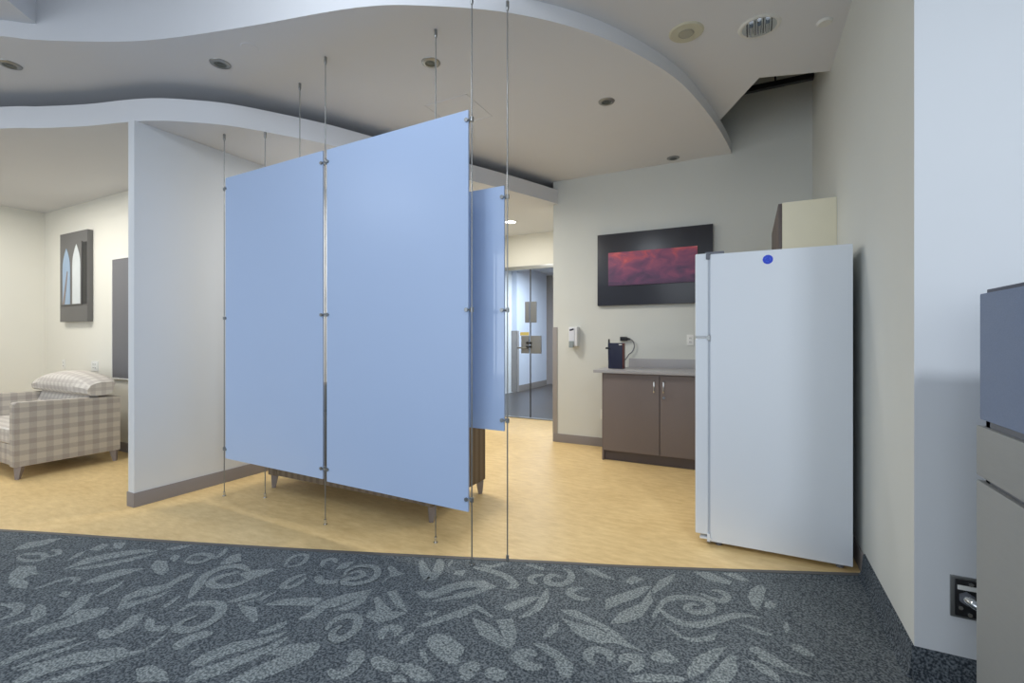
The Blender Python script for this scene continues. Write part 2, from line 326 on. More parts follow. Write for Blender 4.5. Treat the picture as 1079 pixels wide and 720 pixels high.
# outlines of the woven carpet motifs, floor coordinates in metres (0 = filled shape, else stroke width)
MOTIFS = [
(0,[(-3.81,1.11),(-3.87,1.18),(-3.83,1.25),(-3.77,1.3),(-3.74,1.22),(-3.77,1.15)]),
(0.03,[(-3.66,1.08),(-3.68,1.11),(-3.6,1.16),(-3.52,1.15),(-3.51,1.11),(-3.59,1.08),(-3.66,1.08)]),
(0.03,[(-3.52,1.15),(-3.51,1.2),(-3.56,1.22),(-3.61,1.21)]),
(0,[(-3.36,1.19),(-3.42,1.25),(-3.42,1.29),(-3.37,1.24)]),
(0,[(-3.25,1.15),(-3.3,1.26),(-3.25,1.35),(-3.16,1.44),(-3.05,1.47),(-3.12,1.4),(-3.19,1.3),(-3.22,1.22)]),
(0,[(-3.22,1.17),(-3.13,1.28),(-3.08,1.38),(-3.03,1.46),(-3.03,1.38),(-3.08,1.28),(-3.14,1.2)]),
(0,[(-3.31,0.95),(-3.43,0.989),(-3.5,1.04),(-3.44,1.08),(-3.32,1.05),(-3.27,1.07),(-3.33,1.03),(-3.31,0.996),(-3.24,0.998),(-3.18,0.971),(-3.24,0.95)]),
(0.03,[(-3.12,0.986),(-3.12,1.03),(-3.12,1.09),(-3.08,1.12),(-3.04,1.11),(-3.02,1.07)]),
(0,[(-2.98,1.12),(-3,1.19),(-2.98,1.27),(-2.88,1.33),(-2.9,1.24),(-2.92,1.17)]),
(0,[(-2.94,1.01),(-2.97,1.04),(-2.93,1.05),(-2.89,1.02)]),
(0,[(-2.78,1.09),(-2.81,1.15),(-2.83,1.22),(-2.78,1.17),(-2.77,1.12)]),
(0,[(-2.7,0.929),(-2.75,0.974),(-2.83,1.04),(-2.83,1.09),(-2.75,1.04),(-2.72,1.01),(-2.7,0.964)]),
(0,[(-2.68,0.963),(-2.7,0.993),(-2.61,1.06),(-2.57,1.02),(-2.58,0.958),(-2.61,0.886),(-2.65,0.81),(-2.69,0.878),(-2.66,0.935)]),
(0,[(-2.56,1.09),(-2.65,1.15),(-2.66,1.23),(-2.57,1.3),(-2.54,1.29),(-2.57,1.22),(-2.6,1.16),(-2.59,1.13),(-2.54,1.19),(-2.52,1.28),(-2.5,1.21),(-2.52,1.15),(-2.53,1.1)]),
(0.04,[(-3.09,0.854),(-3.02,0.88),(-2.96,0.879),(-2.92,0.85),(-2.92,0.806)]),
(0,[(-2.82,0.779),(-2.84,0.826),(-2.83,0.879),(-2.88,0.889),(-2.93,0.929),(-2.88,0.937),(-2.79,0.909),(-2.77,0.869),(-2.81,0.817)]),
(0,[(-2.43,0.96),(-2.44,0.987),(-2.39,0.991),(-2.41,1.03),(-2.44,1.08),(-2.41,1.11),(-2.37,1.08),(-2.34,1.02),(-2.35,0.961),(-2.38,0.95)]),
(0,[(-2.31,1.07),(-2.36,1.11),(-2.31,1.11),(-2.27,1.09),(-2.21,1.12),(-2.2,1.08),(-2.25,1.06)]),
(0,[(-2.53,0.699),(-2.55,0.755),(-2.52,0.838),(-2.46,0.897),(-2.46,0.835),(-2.5,0.763),(-2.5,0.704)]),
(0,[(-2.45,0.713),(-2.45,0.787),(-2.4,0.914),(-2.4,0.849),(-2.42,0.757)]),
(0,[(-2.34,0.698),(-2.38,0.776),(-2.34,0.863),(-2.23,0.948),(-2.18,0.946),(-2.14,0.973),(-2.17,1.07),(-2.13,1.01),(-2.13,0.955),(-2.18,0.89),(-2.27,0.823),(-2.3,0.75),(-2.3,0.713)]),
(0,[(-2.25,0.735),(-2.23,0.81),(-2.17,0.872),(-2.15,0.939),(-2.15,0.877),(-2.17,0.804),(-2.18,0.772)]),
(0,[(-2.42,0.709),(-2.41,0.754),(-2.37,0.806),(-2.37,0.762)]),
(0,[(-2.03,0.917),(-2,0.953),(-1.92,0.957),(-1.86,0.936),(-1.95,0.888)]),
(0,[(-3.42,1.31),(-3.45,1.38),(-3.4,1.39),(-3.35,1.33)]),
(0,[(-3.32,1.38),(-3.4,1.42),(-3.34,1.45),(-3.27,1.4)]),
(0,[(-2.88,1.37),(-2.92,1.41),(-2.86,1.43),(-2.74,1.38),(-2.72,1.34),(-2.79,1.34)]),
(0,[(-2.4,1.18),(-2.41,1.23),(-2.38,1.21)]),
(0,[(-3.03,1.51),(-3.01,1.57),(-2.95,1.62),(-2.96,1.55)]),
(0,[(-2.88,1.46),(-2.91,1.5),(-2.86,1.5),(-2.82,1.45)]),
(0.033,[(-2.77,1.48),(-2.81,1.54),(-2.76,1.58),(-2.7,1.58),(-2.68,1.54),(-2.69,1.5),(-2.74,1.48),(-2.77,1.48)]),
(0.033,[(-2.67,1.56),(-2.67,1.61),(-2.72,1.68)]),
(0,[(-2.57,1.55),(-2.61,1.63),(-2.59,1.67),(-2.5,1.62),(-2.53,1.57)]),
(0.05,[(-2.36,1.28),(-2.43,1.35),(-2.51,1.44),(-2.51,1.53),(-2.44,1.58),(-2.36,1.57)]),
(0.045,[(-2.39,1.54),(-2.43,1.47),(-2.42,1.41),(-2.35,1.4),(-2.28,1.45),(-2.27,1.53)]),
(0,[(-2.36,1.53),(-2.36,1.57),(-2.24,1.65),(-2.25,1.56),(-2.27,1.51)]),
(0,[(-2.63,1.25),(-2.6,1.3),(-2.62,1.37),(-2.61,1.43),(-2.57,1.4),(-2.56,1.31),(-2.55,1.25),(-2.55,1.21)]),
(0,[(-2.38,1.18),(-2.43,1.24),(-2.42,1.27),(-2.38,1.21)]),
(0,[(-2.17,1.34),(-2.15,1.42),(-2.1,1.48),(-2.09,1.43),(-2.13,1.37)]),
(0,[(-2.12,1.35),(-2.07,1.43),(-2.05,1.51),(-2.04,1.43)]),
(0.045,[(-2.29,1.2),(-2.3,1.25),(-2.25,1.29),(-2.17,1.31),(-2.1,1.26),(-2.08,1.19),(-2.1,1.14),(-2.16,1.12),(-2.19,1.15),(-2.18,1.21)]),
(0,[(-2.1,1.35),(-2.05,1.36),(-2.01,1.37),(-1.92,1.32),(-1.92,1.3),(-1.98,1.31),(-2.05,1.33)]),
(0,[(-1.99,1.41),(-1.96,1.47),(-1.88,1.53),(-1.8,1.56),(-1.79,1.5),(-1.9,1.45)]),
(0,[(-1.83,1.26),(-1.82,1.32),(-1.79,1.37),(-1.77,1.33),(-1.79,1.28)]),
(0,[(-1.76,1.4),(-1.76,1.48),(-1.74,1.52),(-1.71,1.49),(-1.72,1.42)]),
(0.06,[(-2.01,1.05),(-2.04,1.08),(-2.03,1.13),(-1.99,1.17)]),
(0,[(-1.97,1.05),(-1.94,1.1),(-1.95,1.06)]),
(0,[(-1.88,1.03),(-1.89,1.09),(-1.86,1.17),(-1.79,1.23),(-1.73,1.31),(-1.73,1.26),(-1.76,1.19),(-1.81,1.12),(-1.83,1.05)]),
(0,[(-1.81,0.974),(-1.82,1.03),(-1.77,1.11),(-1.72,1.21),(-1.7,1.29),(-1.68,1.22),(-1.7,1.13),(-1.73,1.04),(-1.77,0.982)]),
(0,[(-1.67,1.19),(-1.67,1.23),(-1.63,1.28),(-1.53,1.32),(-1.54,1.27),(-1.59,1.23)]),
(0,[(-1.66,1.04),(-1.65,1.11),(-1.61,1.21),(-1.55,1.26),(-1.53,1.3),(-1.51,1.24),(-1.55,1.14),(-1.59,1.07)]),
(0.028,[(-2.23,1.69),(-2.28,1.75),(-2.28,1.81),(-2.23,1.83),(-2.18,1.77),(-2.18,1.72),(-2.21,1.69)]),
(0.034,[(-2.06,1.68),(-2.08,1.64),(-2.07,1.56),(-2.03,1.55),(-2.01,1.6),(-2.03,1.66)]),
(0,[(-1.98,1.67),(-1.98,1.71),(-1.94,1.69),(-1.9,1.65),(-1.94,1.65)]),
(0,[(-1.99,0.946),(-1.93,0.948),(-1.87,0.931),(-1.91,0.909)]),
(0.03,[(-2.05,1.78),(-2.09,1.83),(-2.06,1.87),(-2.01,1.84)]),
(0.04,[(-1.99,1.69),(-1.93,1.67),(-1.87,1.69),(-1.87,1.72)]),
(0,[(-1.96,1.79),(-1.98,1.85),(-1.94,1.9),(-1.92,1.83)]),
(0.036,[(-1.86,1.78),(-1.84,1.83),(-1.79,1.82),(-1.79,1.78),(-1.83,1.74),(-1.81,1.71),(-1.75,1.73),(-1.71,1.8),(-1.74,1.87),(-1.8,1.9),(-1.87,1.87),(-1.89,1.81),(-1.86,1.75)]),
(0,[(-1.73,1.93),(-1.71,1.95),(-1.65,1.92),(-1.6,1.92),(-1.64,1.87),(-1.65,1.8),(-1.66,1.88)]),
(0.055,[(-1.62,2.08),(-1.55,2.01),(-1.46,1.94),(-1.46,2),(-1.5,2.09),(-1.54,2.13)]),
(0,[(-1.46,2.1),(-1.47,2.16),(-1.45,2.14),(-1.44,2.09)]),
(0,[(-1.37,2.03),(-1.38,2.07),(-1.34,2.09),(-1.32,2.04)]),
(0,[(-1.43,1.81),(-1.41,1.84),(-1.37,1.84),(-1.35,1.91),(-1.3,1.98),(-1.24,2.01),(-1.21,1.97),(-1.28,1.91),(-1.32,1.82),(-1.37,1.79)]),
(0,[(-1.32,1.78),(-1.28,1.84),(-1.19,1.94),(-1.17,1.9),(-1.23,1.85),(-1.3,1.79)]),
(0,[(-1.77,1.49),(-1.77,1.55),(-1.73,1.63),(-1.65,1.72),(-1.65,1.64),(-1.69,1.54)]),
(0,[(-1.68,1.52),(-1.66,1.56),(-1.64,1.65),(-1.64,1.71),(-1.6,1.62),(-1.62,1.55)]),
(0,[(-1.74,1.41),(-1.72,1.47),(-1.72,1.5),(-1.7,1.44)]),
(0,[(-1.58,1.67),(-1.57,1.69),(-1.48,1.65),(-1.44,1.64),(-1.49,1.6)]),
(0,[(-1.56,1.74),(-1.53,1.77),(-1.45,1.72),(-1.37,1.66),(-1.44,1.67)]),
(0,[(-1.51,1.55),(-1.52,1.59),(-1.37,1.65),(-1.39,1.59),(-1.43,1.54)]),
(0,[(-1.3,1.68),(-1.25,1.73),(-1.25,1.68)]),
(0,[(-1.26,1.6),(-1.24,1.65),(-1.2,1.72),(-1.13,1.84),(-1.11,1.81),(-1.16,1.71),(-1.22,1.62)]),
(0.04,[(-1.59,1.4),(-1.61,1.45),(-1.59,1.51),(-1.53,1.52),(-1.48,1.46),(-1.48,1.4),(-1.5,1.37),(-1.55,1.4),(-1.55,1.45)]),
(0.04,[(-1.34,1.46),(-1.37,1.5),(-1.36,1.54),(-1.32,1.54),(-1.3,1.5)]),
(0,[(-1.26,1.47),(-1.27,1.51),(-1.25,1.56),(-1.23,1.51),(-1.25,1.47)]),
(0.06,[(-1.17,1.58),(-1.12,1.53),(-1.04,1.5),(-0.98,1.48)]),
(0,[(-1.16,1.59),(-1.1,1.6),(-1.01,1.57),(-0.997,1.52),(-1.08,1.55)]),
(0,[(-1.16,1.48),(-1.13,1.48),(-1.09,1.44),(-1.09,1.43),(-1.13,1.45)]),
(0.045,[(-1.39,1.24),(-1.34,1.23),(-1.32,1.28),(-1.34,1.34),(-1.37,1.35),(-1.36,1.3)]),
(0.06,[(-1.29,1.37),(-1.23,1.35),(-1.17,1.36)]),
(0,[(-1.18,1.38),(-1.14,1.4),(-1.07,1.4),(-1.01,1.37),(-1.07,1.34),(-1.14,1.36)]),
(0,[(-1.16,1.32),(-1.13,1.34),(-1.09,1.32),(-1.14,1.3)]),
(0,[(-0.934,1.43),(-0.941,1.47),(-0.919,1.5),(-0.895,1.46),(-0.901,1.42)]),
(0,[(-1.57,1.27),(-1.58,1.32),(-1.54,1.32),(-1.52,1.28),(-1.53,1.24)]),
(0.03,[(-1.3,2.19),(-1.24,2.19),(-1.18,2.27)]),
(0,[(-1.08,2.29),(-1.06,2.31),(-0.981,2.31),(-0.973,2.28)]),
(0.045,[(-1.32,2.14),(-1.22,2.15),(-1.11,2.13),(-1.04,2.08),(-1.06,2.03)]),
(0.033,[(-0.949,2.24),(-0.994,2.2),(-0.986,2.15),(-0.943,2.14)]),
(0.04,[(-0.884,2.35),(-0.839,2.33),(-0.81,2.25),(-0.838,2.19),(-0.89,2.17),(-0.919,2.21),(-0.905,2.26),(-0.861,2.25)]),
(0,[(-0.788,2.39),(-0.734,2.42),(-0.651,2.38),(-0.609,2.36),(-0.676,2.35),(-0.741,2.37)]),
(0,[(-1.31,1.96),(-1.21,2.04),(-1.12,2.02),(-1.16,1.94),(-1.24,1.85),(-1.26,1.88),(-1.19,1.96),(-1.21,1.98),(-1.29,1.92)]),
(0.04,[(-0.728,2.21),(-0.772,2.17),(-0.765,2.13),(-0.716,2.11),(-0.664,2.13)]),
(0,[(-0.997,1.89),(-0.981,1.95),(-0.922,2.02),(-0.889,2.03),(-0.908,1.97),(-0.954,1.88)]),
(0,[(-0.903,1.86),(-0.878,1.95),(-0.884,2.04),(-0.887,2.12),(-0.843,2.04),(-0.838,1.97),(-0.866,1.88)]),
(0,[(-1.16,1.73),(-1.13,1.85),(-1.01,1.8),(-1.03,1.79),(-1.1,1.81),(-1.13,1.73)]),
(0,[(-1.08,1.75),(-1.05,1.75),(-0.983,1.74),(-0.914,1.7),(-0.838,1.65),(-0.887,1.65),(-0.995,1.67)]),
(0,[(-0.977,1.78),(-0.924,1.82),(-0.862,1.74),(-0.841,1.68),(-0.848,1.66),(-0.901,1.7)]),
(0,[(-0.756,1.98),(-0.693,2.01),(-0.601,1.98),(-0.513,1.95),(-0.444,1.89),(-0.514,1.92),(-0.61,1.95),(-0.696,1.96)]),
(0,[(-0.73,1.93),(-0.662,1.92),(-0.584,1.93),(-0.511,1.9),(-0.476,1.88),(-0.541,1.84),(-0.63,1.85)]),
(0,[(-0.757,1.77),(-0.755,1.84),(-0.736,1.89),(-0.719,1.84),(-0.732,1.79)]),
(0.05,[(-0.732,1.66),(-0.773,1.66),(-0.797,1.62),(-0.773,1.6),(-0.724,1.59),(-0.688,1.61)]),
(0,[(-0.77,1.71),(-0.727,1.73),(-0.652,1.71),(-0.592,1.67),(-0.582,1.61),(-0.611,1.6),(-0.652,1.64),(-0.654,1.66),(-0.712,1.69)]),
(0.04,[(-0.517,1.71),(-0.553,1.74),(-0.553,1.78),(-0.524,1.8),(-0.481,1.79),(-0.477,1.75)]),
(0.06,[(-0.922,1.44),(-0.932,1.48),(-0.9,1.51)]),
(0.06,[(-0.868,1.49),(-0.825,1.5),(-0.787,1.49)]),
(0,[(-0.556,2.36),(-0.538,2.43),(-0.481,2.43),(-0.521,2.35)]),
(0,[(-0.421,2.35),(-0.406,2.45),(-0.345,2.55),(-0.345,2.48),(-0.376,2.39),(-0.406,2.32)]),
(0,[(-0.596,2.17),(-0.548,2.24),(-0.465,2.35),(-0.433,2.36),(-0.474,2.24),(-0.53,2.16),(-0.573,2.09)]),
(0,[(-0.529,2),(-0.513,2.09),(-0.446,2.2),(-0.432,2.32),(-0.404,2.23),(-0.425,2.1),(-0.477,2.03)]),
(0,[(-0.258,2.62),(-0.189,2.65),(-0.082,2.61),(-0.091,2.57),(-0.184,2.57)]),
(0,[(-0.127,2.68),(-0.053,2.71),(0.004,2.65),(-0.041,2.64)]),
(0.035,[(-0.208,2.42),(-0.171,2.4),(-0.113,2.39),(-0.091,2.45),(-0.127,2.48),(-0.161,2.47)]),
(0.042,[(-0.375,2.11),(-0.355,2.26),(-0.305,2.33),(-0.228,2.36),(-0.168,2.35),(-0.155,2.29),(-0.206,2.24),(-0.248,2.25),(-0.236,2.3),(-0.202,2.3)]),
(0.042,[(-0.36,2.2),(-0.314,2.15),(-0.242,2.13),(-0.164,2.17),(-0.097,2.25),(-0.027,2.31),(0.043,2.32)]),
(0,[(-0.339,2.1),(-0.269,2.06),(-0.231,2.04),(-0.181,2.06),(-0.126,2.12),(-0.131,2.07),(-0.203,2.02),(-0.256,2.03)]),
(0,[(-0.001,2.49),(0.009,2.56),(0.049,2.63),(0.073,2.6),(0.056,2.48),(0.036,2.39),(0.013,2.44)]),
(0,[(0.064,2.43),(0.084,2.49),(0.115,2.48),(0.099,2.43)]),
(0,[(-0.039,2.23),(0.008,2.24),(0.091,2.22),(0.058,2.2)]),
(0,[(-0.536,1.95),(-0.494,1.94),(-0.428,1.89),(-0.362,1.87),(-0.422,1.87),(-0.514,1.87)]),
(0.045,[(-0.432,1.76),(-0.425,1.8),(-0.38,1.82),(-0.374,1.77),(-0.4,1.73)]),
(0,[(-0.338,1.84),(-0.33,1.88),(-0.294,1.92),(-0.236,1.87),(-0.281,1.84)]),
(0,[(-0.202,1.85),(-0.178,1.93),(-0.127,2),(-0.08,2.04),(-0.108,1.96),(-0.148,1.86),(-0.19,1.81)]),
(0,[(-0.144,1.8),(-0.112,1.88),(-0.07,1.99),(-0.047,1.99),(-0.041,1.91),(-0.065,1.84)]),
(0,[(-0.001,2.07),(0.031,2.1),(0.101,2.06),(0.099,2.02),(0.053,2.04)]),
(0,[(-0.001,2),(0.052,2),(0.096,1.96),(0.095,1.93),(0.044,1.95)]),
(0,[(-0.371,1.72),(-0.316,1.76),(-0.219,1.79),(-0.209,1.77),(-0.366,1.69)]),
(0,[(0.062,2.46),(0.09,2.5),(0.111,2.46),(0.079,2.42)]),
(0,[(0.13,2.31),(0.149,2.35),(0.153,2.29),(0.138,2.25)]),
(0,[(0.15,2.18),(0.181,2.19),(0.227,2.15),(0.206,2.13),(0.162,2.14)]),
(0,[(0.037,2.08),(0.083,2.07),(0.147,2.03),(0.208,2.01),(0.124,2),(0.036,2.03)]),
]
# carpet with its woven leaf and scroll pattern
m = MB()
front = [(x, y) for x, y in CARPET_EDGE]
m.prism(front + [(XR, YE), (4.1, YE), (4.1, BY0), (XL, BY0)], -0.01, 0.006)
m.mi = 1
def edge_y(x):
    for (xa, ya), (xb, yb) in zip(CARPET_EDGE, CARPET_EDGE[1:]):
        if xa <= x <= xb: return ya + (yb - ya) * (x - xa) / (xb - xa)
    return CARPET_EDGE[-1][1] if x > 0 else CARPET_EDGE[0][1]
def on_carpet(p, gap=0.012): return (p[0], min(p[1], edge_y(p[0]) - gap))
def stroke(pts, w, z):
    P = [Vector((x, y)) for x, y in curve(pts, 5)]; n = len(P); L = []; R = []
    for i, p in enumerate(P):
        d = (P[min(i+1, n-1)] - P[max(i-1, 0)]).normalized(); q = Vector((-d.y, d.x))
        k = w * 0.5 * min(1.0, 0.35 + 3.0 * min(i, n-1-i) / n)
        L.append(on_carpet(p + q*k)); R.append(on_carpet(p - q*k))
    for i in range(n - 1):
        m.flat([L[i], L[i+1], R[i+1], R[i]], z + 0.00006*i)
def rounded(q):
    out = []; cx = sum(p[0] for p in q)/len(q); cy = sum(p[1] for p in q)/len(q)
    q = [(cx + (x-cx)*1.08, cy + (y-cy)*1.12) for x, y in q]
    for i, p in enumerate(q):                      # cut each corner by a quarter of its sides
        a, c = Vector(q[i-1]), Vector(q[(i+1) % len(q)]); p = Vector(p)
        out += [tuple(p + (a - p) * 0.16), tuple(p * 0.96 + (a + c) * 0.02), tuple(p + (c - p) * 0.16)]
    return out
for rep, (dx, dy) in enumerate(((0, 0), (0.42, -1.12), (0.84, -2.24))):
    for j, (k, pts) in enumerate(MOTIFS):
        z = 0.0063 + 0.00003 * ((j + 17 * rep) % 37)
        q = [(x + dx, y + dy) for x, y in pts]
        if rep and any(x > 0.5 and y > 2.0 for x, y in q): continue
        if k: stroke(q, k, z)
        else: m.flat([on_carpet(p) for p in rounded(q)], z)
struct(m.build('floor_carpet', [CARPET, CARPET_L], smooth=False))
def ribbon(pts, w):
    P = [Vector(p) for p in pts]; L = []; R = []
    for i, p in enumerate(P):
        d = (P[min(i+1, len(P)-1)] - P[max(i-1, 0)]).normalized(); q = Vector((-d.y, d.x))
        L.append(tuple(p + q*w)); R.append(tuple(p - q*w*0.2))
    return L + R[::-1]
m = MB(); m.prism(ribbon(CARPET_EDGE[:-1] + [(XR-0.001, 2.983)], 0.022), 0, 0.009); struct(m.build('trim_1', STRIP))

# walls
m = MB(); m.box(-2.085, XR+0.3, YB, YB+0.15, 0, 4.6); struct(m.build('wall_back', KITP_DIM))
m = MB(); m.box(XR, XR+0.15, YE+0.001, YB, 0, 4.6); struct(m.build('wall_right', KITP_DIM))
m = MB(); m.box(XR+0.0005, 4.1, YE, YE+0.15, 0, 3.4); struct(m.build('wall_end', PAINT))
m = MB(); m.box(XL-0.12, XL, BY0, 4.2, 0, 3.2); struct(m.build('wall_left', CREAM))
m = MB(); m.box(XL, -4.17, YP, YP+0.12, 0, ZS); struct(m.build('wall_lounge', CREAM))
m = MB(); m.box(-4.085, -4.00, 1.79, 4.0, 0, ZS, 0.004); struct(m.build('wall_partition', PAINT))
m = MB(); m.box(-4.17, -3.47, 4.0, 4.12, 0, ZS); m.box(-3.59, -3.47, 4.12, 6.6, 0, ZS); m.box(-3.70, -3.59, 4.12, 6.6, ZS-0.05, 3.15); m.box(XL, -3.59, 4.12, 4.2, ZS-0.05, 3.15); m.box(-4.17, -4.085, YP, 4.12, 0, ZS); struct(m.build('wall_alcove', CREAM))
m = MB(); m.box(-2.085, -1.98, YB+0.15, 6.6, 0, 3.1); struct(m.build('wall_corridor', CREAM))
m = MB(); m.box(-3.47, -2.085, 6.5, 6.6, 2.34, 3.1); struct(m.build('wall_header', CREAM))
# lobby beyond the glass door
m = MB(); m.box(-4.85, -4.72, 9.55, 11.3, 0, 2.9); m.box(-4.72, -3.47, 6.5, 6.6, 0, 2.9); struct(m.build('wall_lobby_left', LWALL))
m = MB(); m.box(-4.85, 0.7, 11.6, 11.7, 0, 2.9); struct(m.build('wall_lobby_back', RUST))
m = MB(); m.box(0.6, 0.7, 6.6, 11.6, 0, 2.9); m.box(-1.98, 0.6, 6.5, 6.6, 0, 2.9); m.box(-4.9, -4.85, 6.6, 11.6, 0, 2.9); struct(m.build('wall_lobby_right', PAINT))
m = MB(); m.box(-4.85, 0.7, 6.5, 11.7, 2.9, 3.0); struct(m.build('ceiling_lobby', CEILP))
m = MB(); m.box(-4.719, -4.708, 9.55, 11.3, 0, 0.14); struct(m.build('baseboard_lobby', BASEG))
m = MB(); m.box(-4.90, -4.70, 9.52, 9.555, 0.0, 1.40); m.box(-4.72, -4.70, 9.52, 9.62, 0.0, 1.40); struct(m.build('trim_2', GUARD))

# ceilings
m = MB(); m.prism(CLOUD_EDGE + [(-1.98, 5.2), (-1.98, 6.6), (-3.59, 6.6), (-3.59, 5.2), (XL, 5.2)], ZC, ZH); struct(m.build('ceiling_cloud', CEILP))
m = MB(); m.prism(SOFFIT_EDGE + [(-2.085, 5.2), (-2.085, 6.5), (-3.59, 6.5), (-3.59, 4.12), (XL, 4.12)], ZS, 2.995); struct(m.build('ceiling_soffit', CEILP))
i1 = min(range(len(CLOUD_EDGE)), key=lambda i: (CLOUD_EDGE[i][0]+3.967)**2 + (CLOUD_EDGE[i][1]-1.255)**2)
i2 = min(range(len(CLOUD_EDGE)), key=lambda i: (CLOUD_EDGE[i][0]+1.208)**2 + (CLOUD_EDGE[i][1]-2.387)**2)
i3 = min(range(len(CLOUD_EDGE)), key=lambda i: (CLOUD_EDGE[i][0]+0.225)**2 + (CLOUD_EDGE[i][1]-4.62)**2)
m = MB()
m.prism(CLOUD_EDGE[:i1+1] + [(-3.0, 0.0), (-3.0, BY0), (XL, BY0)], ZH, ZH+0.08)
m.prism([(-3.0, 0.0), (-1.25, 0.6), (-1.25, BY0), (-3.0, BY0)], ZH, ZH+0.08)
m.prism(CLOUD_EDGE[i2:i3+1] + [(0.07, 3.98), (XR, 4.118), (XR, YE), (4.1, YE), (4.1, BY0), (-1.25, BY0), (-1.25, 0.6)], ZH, ZH+0.08)
# raised coffer in front of the cloud
hole = CLOUD_EDGE[i1:i2+1] + [(-1.25, 0.6), (-3.0, 0.0)]
m.prism(hole, 3.9, 3.95)
n = len(hole)
for i in range(n):
    a, b = Vector(hole[i]), Vector(hole[(i+1) % n]); d = (b - a).normalized(); q = Vector((d.y, -d.x)) * -0.04
    z0 = ZH if i < (i2 - i1) else ZH + 0.08
    m.prism([tuple(a), tuple(b), tuple(b + q), tuple(a + q)], z0, 3.9)
struct(m.build('ceiling', CEILP))
# dark void above the kitchen corner
m = MB(); m.box(-0.95, XR, 3.3, YB, 4.55, 4.6); m.box(-1.0, -0.95, 3.3, YB, ZH, 4.6); m.box(-0.95, XR, 3.25, 3.3, ZH+0.08, 4.6); struct(m.build('ceiling_void', VOID))

# baseboards, guards
m = MB(); m.box(-2.085, -1.33, YB-0.008, YB, 0, 0.10, 0.002); struct(m.build('baseboard_back', BASEG))
m = MB(); m.box(-4.0, -3.992, 1.79, 4.0, 0, 0.105, 0.002); m.box(-4.09, -3.992, 1.783, 1.79, 0, 0.105, 0.002); struct(m.build('baseboard_partition', BASEG))
m = MB(); m.box(XL, -4.17, YP-0.008, YP, 0, 0.10, 0.002); struct(m.build('baseboard_lounge', BASEG))
m = MB(); m.box(XL, XL+0.008, 0.5, YP, 0, 0.10, 0.002); struct(m.build('baseboard_left', BASEG))
m = MB()
m.extr([(XR, 0.006), (XR-0.03, 0.006), (XR-0.014, 0.03), (XR-0.008, 0.11), (XR, 0.122)], 'y', YE-0.008, 2.98)
m.extr([(YE, 0.006), (YE-0.03, 0.006), (YE-0.014, 0.03), (YE-0.008, 0.11), (YE, 0.122)], 'x', XR-0.008, 4.05)
struct(m.build('baseboard_right', CARPET_B))
m = MB(); m.box(XR-0.008, XR, 2.985, YB, 0, 0.11, 0.002); struct(m.build('baseboard_kitchen', BASEG))
m = MB(); m.box(-2.09, -2.03, YB-0.006, YB, 0.10, 1.365, 0.002); m.box(-2.091, -2.085, YB, YB+0.07, 0.0, 1.365, 0.002); struct(m.build('trim_3', GUARD))

# glass entrance door
d = MB(); d.box(-3.47, -2.085, 6.47, 6.53, 2.285, 2.34, 0.003); frame = struct(d.build('door_1', STEEL))
d = MB(); d.box(-3.47, -2.085, 6.46, 6.54, 0.0, 0.012, 0.003); d.build('threshold', STEEL, frame)
for x0, x1 in ((-3.46, -2.985), (-2.975, -2.10)):
    d = MB(); d.box(x0, x1, 6.494, 6.506, 0.02, 2.285); d.build('glass_leaf', GLASS, frame)
d = MB(); d.box(-2.986, -2.974, 6.49, 6.51, 0.02, 2.285); d.build('meeting_edge', SLOT, frame)
d = MB(); d.box(-3.06, -2.99, 6.47, 6.49, 1.47, 1.79, 0.004); d.box(-2.97, -2.87, 6.47, 6.49, 1.47, 1.79, 0.004); d.build('closer_plate', DOORST, frame)
for x0, x1 in ((-3.12, -2.992), (-2.968, -2.79)):
    d = MB(); d.box(x0, x1, 6.46, 6.49, 1.0, 1.27, 0.006); l = d.build('lock_plate', DOORST, frame)
    d = MB(); xx = x1 - 0.02 if x0 < -3.0 else x0 + 0.012
    d.cyl((xx, 6.465, 1.16), (xx, 6.44, 1.16), 0.018); d.cyl((xx, 6.465, 1.10), (xx, 6.44, 1.10), 0.018); d.build('key_cylinder', BLACK, l)
d = MB(); d.tube([(-3.18, 6.45, 1.085), (-3.10, 6.425, 1.085), (-3.02, 6.43, 1.085), (-3.0, 6.47, 1.085)], 0.012); d.build('pull_handle', STEEL, frame)
d = MB(); d.box(-3.15, -3.0, 6.488, 6.493, 1.275, 1.325); d.build('notice', NOTE, frame)

# ------------------------------------------------------------------ fridge
fr = thing('refrigerator', 'white two-door refrigerator with a blue round sticker, against right wall', 'refrigerator', (0.14, 3.39, 0))
FZ = 1.737
m = MB(); m.box(-0.205, 0.491, 3.01, 3.76, 0.028, FZ, 0.006); m.build('body', FRIDGE, fr)
for nm, z0, z1 in (('freezer_door', 1.246, FZ+0.006), ('fridge_door', 0.064, 1.234)):
    m = MB(); m.box(-0.288, -0.215, 3.008, 3.762, z0, z1, 0.010, 3); dd = m.build(nm, FRIDGE, fr)
    m = MB(); m.box(-0.215, -0.205, 3.014, 3.754, z0+0.012, z1-0.012); m.build('gasket', GASKET, dd)
    hz = (z0+0.03, z0+0.30) if nm == 'freezer_door' else (z1-0.42, z1-0.03)
    m = MB(); m.box(-0.325, -0.31, 3.705, 3.73, hz[0], hz[1], 0.005); m.box(-0.315, -0.286, 3.705, 3.73, hz[0], hz[0]+0.03, 0.004); m.box(-0.315, -0.286, 3.705, 3.73, hz[1]-0.03, hz[1], 0.004); m.build('handle', FRIDGE, dd)
m = MB(); m.box(-0.284, -0.20, 3.02, 3.09, 1.2355, 1.2445); m.cyl((-0.213, 3.002, 1.232), (-0.213, 3.03, 1.232), 0.008); m.cyl((-0.213, 3.002, 1.248), (-0.213, 3.03, 1.248), 0.008); m.build('middle_hinge', STEEL, fr)
